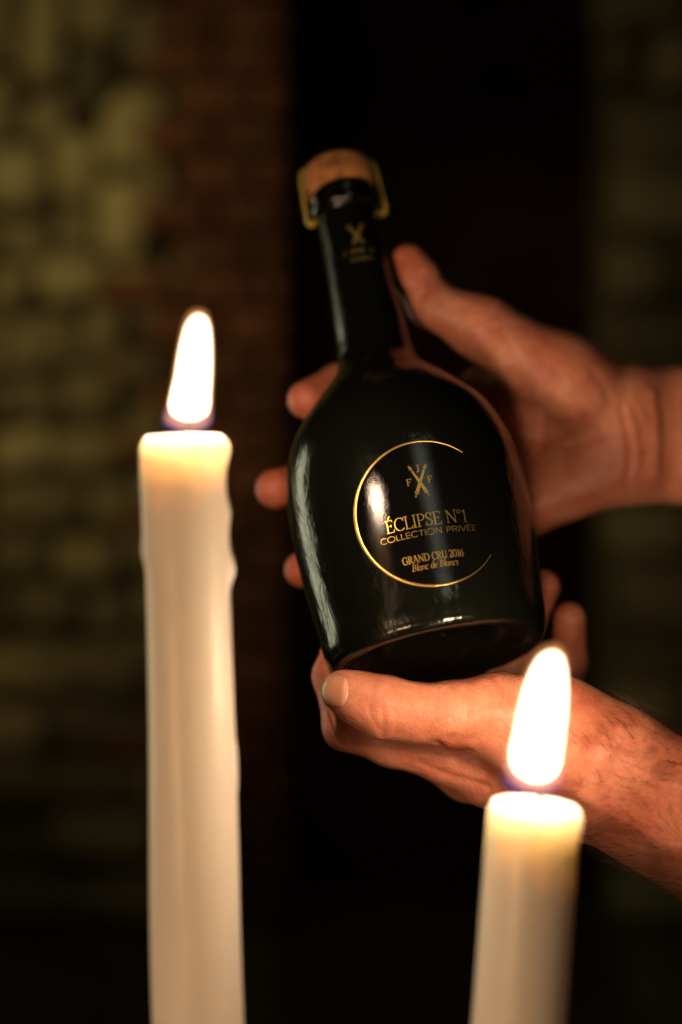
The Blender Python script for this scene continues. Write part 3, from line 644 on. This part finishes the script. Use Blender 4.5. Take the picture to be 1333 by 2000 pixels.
m_skin, nt, b = new_mat('skin')
b.inputs['Roughness'].default_value = 0.42; b.inputs['Specular IOR Level'].default_value = 0.5
b.inputs['Subsurface Weight'].default_value = 0.4; b.inputs['Subsurface Radius'].default_value = (1.0, 0.33, 0.16); b.inputs['Subsurface Scale'].default_value = 0.0035
at = nt.nodes.new('ShaderNodeAttribute'); at.attribute_name = 'flush'
n1 = noise(nt, 45, 4, 0.6); n2 = noise(nt, 260, 4, 0.6)
r1 = ramp(nt, n1.outputs[0], [(0.34, (0.49, 0.150, 0.080)), (0.66, (0.70, 0.305, 0.185))])
mix = nt.nodes.new('ShaderNodeMix'); mix.data_type = 'RGBA'; mix.inputs['B'].default_value = (0.50, 0.12, 0.07, 1)
nt.links.new(at.outputs['Fac'], mix.inputs['Factor']); nt.links.new(r1.outputs[0], mix.inputs['A'])
mix2 = nt.nodes.new('ShaderNodeMix'); mix2.data_type = 'RGBA'; mix2.blend_type = 'MULTIPLY'; mix2.inputs['Factor'].default_value = 0.55
r2 = ramp(nt, n2.outputs[0], [(0.3, (0.72, 0.62, 0.58)), (0.6, (1, 1, 1))]); nt.links.new(mix.outputs['Result'], mix2.inputs['A']); nt.links.new(r2.outputs[0], mix2.inputs['B'])
nt.links.new(mix2.outputs['Result'], b.inputs['Base Color'])
tc = nt.nodes.new('ShaderNodeTexCoord'); vo = nt.nodes.new('ShaderNodeTexVoronoi'); vo.inputs['Scale'].default_value = 900; nt.links.new(tc.outputs['Object'], vo.inputs['Vector'])
bump(nt, vo.outputs['Distance'], b, 0.4, 0.0004); n3 = noise(nt, 420, 5, 0.7, 0.8); bump(nt, n3.outputs[0], b, 0.5, 0.0007); n4 = noise(nt, 110, 3, 0.6, 0.5); bump(nt, n4.outputs[0], b, 0.4, 0.0015)
m_nail, nt, b = new_mat('fingernail')
b.inputs['Base Color'].default_value = (0.60, 0.30, 0.19, 1); b.inputs['Roughness'].default_value = 0.36; b.inputs['Subsurface Weight'].default_value = 0.3
b.inputs['Subsurface Radius'].default_value = (1, .4, .2); b.inputs['Subsurface Scale'].default_value = 0.002
n = noise(nt, 300, 2); bump(nt, n.outputs[0], b, 0.1, 0.0004)
a_ = nt.nodes.new('ShaderNodeAttribute'); a_.attribute_name = 'along'
r = ramp(nt, a_.outputs['Fac'], [(0.0, (0.60, 0.32, 0.21)), (0.16, (0.60, 0.32, 0.21)), (0.28, (0.52, 0.22, 0.13)), (0.70, (0.54, 0.25, 0.15)), (0.86, (0.62, 0.38, 0.20))]); nt.links.new(r.outputs[0], b.inputs['Base Color'])

def finish_hand(H, lines, flush, clip_x, label, h=0.9, deep=1.0):
    V, Q = H.mesh(h, clip_x); V, dark = add_creases(H, V, [(l_[0], l_[1] * deep, l_[2]) for l_ in lines])
    fl = np.zeros(len(V))
    for c, r_, amt in flush: fl = np.maximum(fl, amt * np.exp(-((V - P(*c) * 1000) ** 2).sum(1) / r_ ** 2))
    fl = np.clip(fl + 0.2 * dark, 0, 1)
    o = mesh_obj('hand', V / 1000, Q, m_skin); at_ = o.data.attributes.new('flush', 'FLOAT', 'POINT'); at_.data.foreach_set('value', fl.astype(np.float32))
    tag(o, label, 'hand', None); print('HAND', len(V)); return o, V

# raised hand: palm behind the bottle's right side, thumb along the neck, fingertips showing at its left
WR = [((1260, 795, .700, 19.5), (1480, 795, .700, 21)), ((1260, 905, .704, 18.5), (1480, 915, .704, 21)), ((1250, 850, .708, 17), (1480, 850, .710, 20)), ((1480, 800, .704, 22), (1960, 830, .740, 32)), ((1480, 905, .706, 22), (1960, 950, .745, 32))]
palm_r = WR + [((1180, 800, .700, 19), (905, 800, .716, 11)), ((1190, 850, .706, 16), (912, 885, .724, 11)), ((1200, 880, .704, 16), (925, 965, .722, 11)),
  ((1215, 905, .698, 18.5), (1000, 1000, .708, 13)), ((1000, 1000, .708, 13), (945, 1030, .714, 10)), ((1215, 800, .694, 19), (1100, 745, .683, 20)), ((1100, 745, .683, 20), (945, 642, .674, 14.0)), ((1100, 760, .69, 18), (950, 760, .712, 12)), ((1210, 800, .698, 18), (1080, 930, .706, 15))]
fing_r = [[(945, 642, .674, 14.0), (842, 592, .675, 11.0), (815, 545, .677, 10.3), (799, 514, .679, 9.2)],
  [(905, 800, .716, 11), (770, 738, .704, 10), (662, 752, .684, 9.6), (599, 781, .669, 9.0)],
  [(912, 885, .724, 11), (740, 900, .716, 10.3), (625, 938, .690, 10.2), (538, 955, .666, 9.3)],
  [(925, 965, .722, 10.5), (770, 1020, .716, 9.8), (665, 1082, .690, 9.2), (591, 1113, .668, 8.4)],
  [(945, 1030, .714, 9.5), (830, 1100, .705, 8.4), (760, 1150, .690, 7.8), (715, 1165, .676, 7.0)]]
HR = Hand(palm_r, fing_r, 12.0, 8.0, [(1050, 820, .690, 20, 8.0), (1025, 910, .695, 16, 4.0)])
lines_r = [([(812, 590), (826, 575), (842, 560)], 0.45, 1.3), ([(818, 598), (835, 580), (848, 566)], 0.25, 1.0), ([(920, 668), (945, 650), (975, 640), (1000, 636)], 0.35, 1.6),
  ([(905, 655), (915, 640), (935, 625)], 0.3, 1.4), ([(1055, 800), (1075, 840), (1100, 870), (1120, 885)], 0.6, 2.4), ([(1060, 862), (1110, 848), (1160, 838)], 0.55, 1.8), ([(1090, 880), (1130, 868), (1170, 862)], 0.4, 1.5),
  ([(1005, 730), (1035, 770), (1055, 815), (1062, 870)], 0.7, 2.6), ([(1215, 800), (1228, 850), (1232, 905), (1222, 950)], 0.5, 2.2), ([(1240, 800), (1256, 850), (1258, 900), (1245, 950)], 0.3, 2.0), ([(1275, 770), (1283, 850), (1280, 930)], -0.7, 3.0), 
  ([(1070, 1000), (1130, 985), (1190, 965)], 0.35, 1.8), ([(1105, 770), (1120, 790), (1128, 800)], -0.5, 2.0), ([(1160, 730), (1180, 760), (1190, 790)], 0.35, 2.2), ([(1050, 690), (1080, 720), (1100, 760)], 0.25, 2.5), ([(985, 650), (1000, 680), (1005, 700)], 0.25, 2.0)]
flush_r = [((799, 520, .672), 16, 0.5), ((590, 785, .66), 14, 0.65), ((530, 955, .66), 14, 0.75), ((585, 1113, .66), 14, 0.75), ((930, 650, .66), 14, 0.35), ((1100, 960, .69), 22, 0.25), ((1080, 700, .67), 20, 0.2)]
hand_r, Vr = finish_hand(HR, lines_r, flush_r, P(1930, 850, .70)[0] * 1000, 'open hand behind the bottle, thumb raised beside its neck and palm showing', deep=1.7)

# lower hand: palm up under the base, thumb across the front, hairy wrist
palm_l = [((1480, 1650, .575, 28), (1900, 1800, .60, 36)), ((1460, 1690, .590, 25), (1900, 1870, .62, 34)), ((1190, 1500, .580, 23), (1480, 1650, .575, 28)), ((1150, 1540, .590, 19), (1460, 1690, .590, 25)), ((1080, 1440, .580, 23), (1190, 1490, .580, 23)), ((1080, 1440, .580, 23), (975, 1400, .579, 17)),
  ((1130, 1520, .595, 18), (880, 1480, .604, 11)), ((1130, 1530, .610, 17), (915, 1510, .626, 11.5)), ((1130, 1520, .630, 16), (965, 1505, .650, 11.5)), ((1120, 1490, .645, 15), (1040, 1470, .672, 11)), ((1020, 1460, .61, 16), (940, 1470, .625, 11)), ((1120, 1560, .600, 14), (955, 1522, .606, 11))]
fing_l = [[(975, 1400, .579, 17), (885, 1396, .578, 13.2), (815, 1393, .578, 11.6), (750, 1381, .579, 12.4), (702, 1364, .581, 10.4), (671, 1351, .583, 8.9)],
  [(880, 1480, .604, 11), (765, 1450, .604, 9.8), (676, 1421, .606, 9.3), (653, 1320, .615, 8.8), (668, 1245, .628, 7.6)],
  [(915, 1510, .626, 11.5), (800, 1450, .650, 10), (745, 1360, .672, 9.4), (765, 1280, .682, 8)],
  [(965, 1505, .650, 11.5), (965, 1400, .690, 10), (1010, 1260, .694, 9), (1061, 1146, .684, 8.0)],
  [(1040, 1470, .672, 11), (1095, 1370, .694, 9), (1112, 1290, .690, 8.2), (1114, 1207, .680, 7.4)]]
HL = Hand(palm_l, fing_l, 10.0, 6.0)
lines_l = [([(722, 1378), (726, 1400), (738, 1425)], 0.35, 1.1), ([(748, 1380), (750, 1410), (748, 1440)], 0.55, 1.0), ([(770, 1385), (774, 1410), (772, 1435)], 0.22, 0.9), ([(735, 1390), (738, 1412), (744, 1436)], 0.2, 0.8), ([(781, 1392), (785, 1412), (783, 1438)], 0.18, 0.8),
  ([(855, 1452), (870, 1464), (890, 1470), (915, 1467)], 0.8, 2.0), ([(880, 1440), (900, 1445), (925, 1440)], 0.35, 1.8), ([(772, 1335), (768, 1345), (775, 1352)], 0.3, 1.0), ([(850, 1410), (865, 1395), (872, 1380)], 0.15, 1.2),
  ([(820, 1490), (860, 1508), (900, 1520), (950, 1535)], 0.6, 1.6), ([(960, 1320), (975, 1335), (982, 1350)], 0.3, 1.2), ([(1180, 1425), (1220, 1413), (1260, 1412)], 0.6, 2.4), ([(1150, 1470), (1180, 1440), (1200, 1425)], 0.3, 2.5), ([(1190, 1480), (1240, 1500), (1330, 1540)], -0.8, 4.0), ([(1150, 1560), (1220, 1600), (1320, 1660)], -0.7, 4.5), ([(930, 1400), (990, 1390), (1040, 1400)], -0.5, 5.0)]
for i in range(12):               # fine stretched-skin lines over the index knuckle
    x0 = 756 + i * 9; lines_l.append(([(x0, 1452 + i*1.0), (x0 + 6, 1468 + i*2.0), (x0 + 22, 1486 + i*2.4), (x0 + 42, 1500 + i*2.5)], 0.22, 0.8))
for i in range(7): lines_l.append(([(668 + i*5, 1400 + i), (660 + i*5, 1425 + i*2), (664 + i*5, 1452 + i*2)], 0.10, 0.8))
flush_l = [((676, 1425, .597), 12, 0.45), ((653, 1320, .61), 16, 0.35), ((745, 1385, .567), 11, 0.3), ((900, 1470, .585), 14, 0.4), ((1060, 1150, .68), 15, 0.35), ((1250, 1600, .56), 40, 0.35)]
# thumb nail bed is pressed in a little around the nail
hand_l, Vl = finish_hand(HL, lines_l, flush_l, P(1860, 1800, .59)[0] * 1000, 'cupped hand with hairy wrist under the base of the bottle, thumb across the front', deep=1.25)

def nail(H, hand, cx, cy, ux, uy, L, W, lift=0.45, curve=1.0, white=None):
    """oval nail plate laid on the surface; centre pixel, pixel vector from root to tip, half length / half width in pixels"""
    u = np.array([ux, uy], float); u /= np.linalg.norm(u); w_ = np.array([-u[1], u[0]]); nu, nv = 15, 13; grid = []
    for i in range(nu):
        s_ = -1 + 2 * i / (nu - 1); wmax = (1 - 0.42 * max(0, s_) ** 3.2 - 0.30 * max(0, -s_) ** 3) 
        for j in range(nv):
            t_ = (-1 + 2 * j / (nv - 1)); q = np.array([cx, cy]) + u * s_ * L * (1 - 0.12 * t_ * t_ * (1 if s_ > 0 else 1.4)) + w_ * t_ * W * wmax
            grid.append(q)
    grid = np.array(grid); G = H.hits(grid[:, 0], grid[:, 1])
    if np.isnan(G).any(): print('NAIL MISS'); return
    N = H.grad(G); s_ = np.repeat(np.linspace(-1, 1, nu), nv); t_ = np.tile(np.linspace(-1, 1, nv), nu)
    off = lift * (1 - 0.55 * np.abs(t_) ** 3) * np.clip((s_ + 1.05) * 3, -0.1, 1); T = G + N * off[:, None]; Bm = G - N * 0.5
    f = []
    for i in range(nu - 1):
        for j in range(nv - 1):
            a = i*nv + j; f.append((a, a + 1, a + nv + 1, a + nv)); b_ = a + nu*nv; f.append((b_, b_ + nv, b_ + nv + 1, b_ + 1))
    edge = [j for j in range(nv)] + [i*nv + nv - 1 for i in range(1, nu)] + [(nu-1)*nv + j for j in range(nv - 2, -1, -1)] + [i*nv for i in range(nu - 2, 0, -1)]
    for a, c in zip(edge, edge[1:] + edge[:1]): f.append((c, a, a + nu*nv, c + nu*nv))
    o = mesh_obj('fingernail', np.concatenate([T, Bm]) / 1000, f, m_nail); o.parent = hand
    at_ = o.data.attributes.new('along', 'FLOAT', 'POINT'); al = (s_ + 1) / 2 + 0.10 * t_ * t_; at_.data.foreach_set('value', np.concatenate([al, al]).astype(np.float32)); return o
nail(HL, hand_l, 655, 1349, -1, -0.12, 26, 32, 0.5)

# hair on the lower wrist and forearm
def hair(H, hand, region, count, seed, ln=(7, 16), rad=0.075):
    rr_ = np.random.default_rng(seed); vs_, fs = [], []; base = 0; nrm_all = None
    sel = np.where(region(Vl))[0]; pick = rr_.choice(sel, count); p0 = Vl[pick]; N = H.grad(p0)
    flow = np.array([-0.55, 0.0, 0.25]); fd = flow - N * (N @ flow)[:, None]; fd /= np.linalg.norm(fd, axis=1, keepdims=True)
    side = np.cross(N, fd)
    for i in range(count):
        l_ = rr_.uniform(*ln); ang = rr_.normal(0.0, 0.25) + 0.7 * math.sin(p0[i][0] * 0.11) * math.cos(p0[i][2] * 0.13); d0 = fd[i] * math.cos(ang) + side[i] * math.sin(ang); curl = rr_.normal(0, 0.7); p = p0[i].copy(); k = 6; lift = rr_.uniform(0.3, 0.9)
        d1 = d0; s1 = np.cross(N[i], d0)
        for j in range(k):
            q = j / (k - 1); w_ = rad * (1 - 0.75 * q)
            for a in range(3): vs_.append(p + w_ * (math.cos(a * 2.094) * N[i] + math.sin(a * 2.094) * s1))
            d1 = d0 * math.cos(curl * q) + s1 * math.sin(curl * q)
            p = p + (d1 + N[i] * lift * (1 - 1.7 * q)) * l_ / k
            if j:
                for a in range(3):
                    c = base + (j-1)*3; fs.append((c + a, c + (a+1) % 3, c + 3 + (a+1) % 3, c + 3 + a))
        base += k * 3
    o = mesh_obj('arm_hair', np.array(vs_) / 1000, fs, m_hair); o.parent = hand; o['kind'] = 'stuff'; return o
m_hair, nt, b = new_mat('arm_hair'); b.inputs['Base Color'].default_value = (0.05, 0.019, 0.007, 1); b.inputs['Roughness'].default_value = 0.4
def reg(V):
    px = 666.5 + V[:, 0] / V[:, 1] * F; py = 1000 - V[:, 2] / V[:, 1] * F
    return (px + 0.25 * (py - 1500) > 1150 + 40 * np.sin(V[:, 2] * 0.3)) & (V[:, 1] < 600)
hair(HL, hand_l, reg, 3200, 4)
def reg2(V):
    px = 666.5 + V[:, 0] / V[:, 1] * F; py = 1000 - V[:, 2] / V[:, 1] * F
    return (px > 850) & (px < 1150) & (py > 1525)
hair(HL, hand_l, reg2, 90, 9, (3, 7), 0.035)
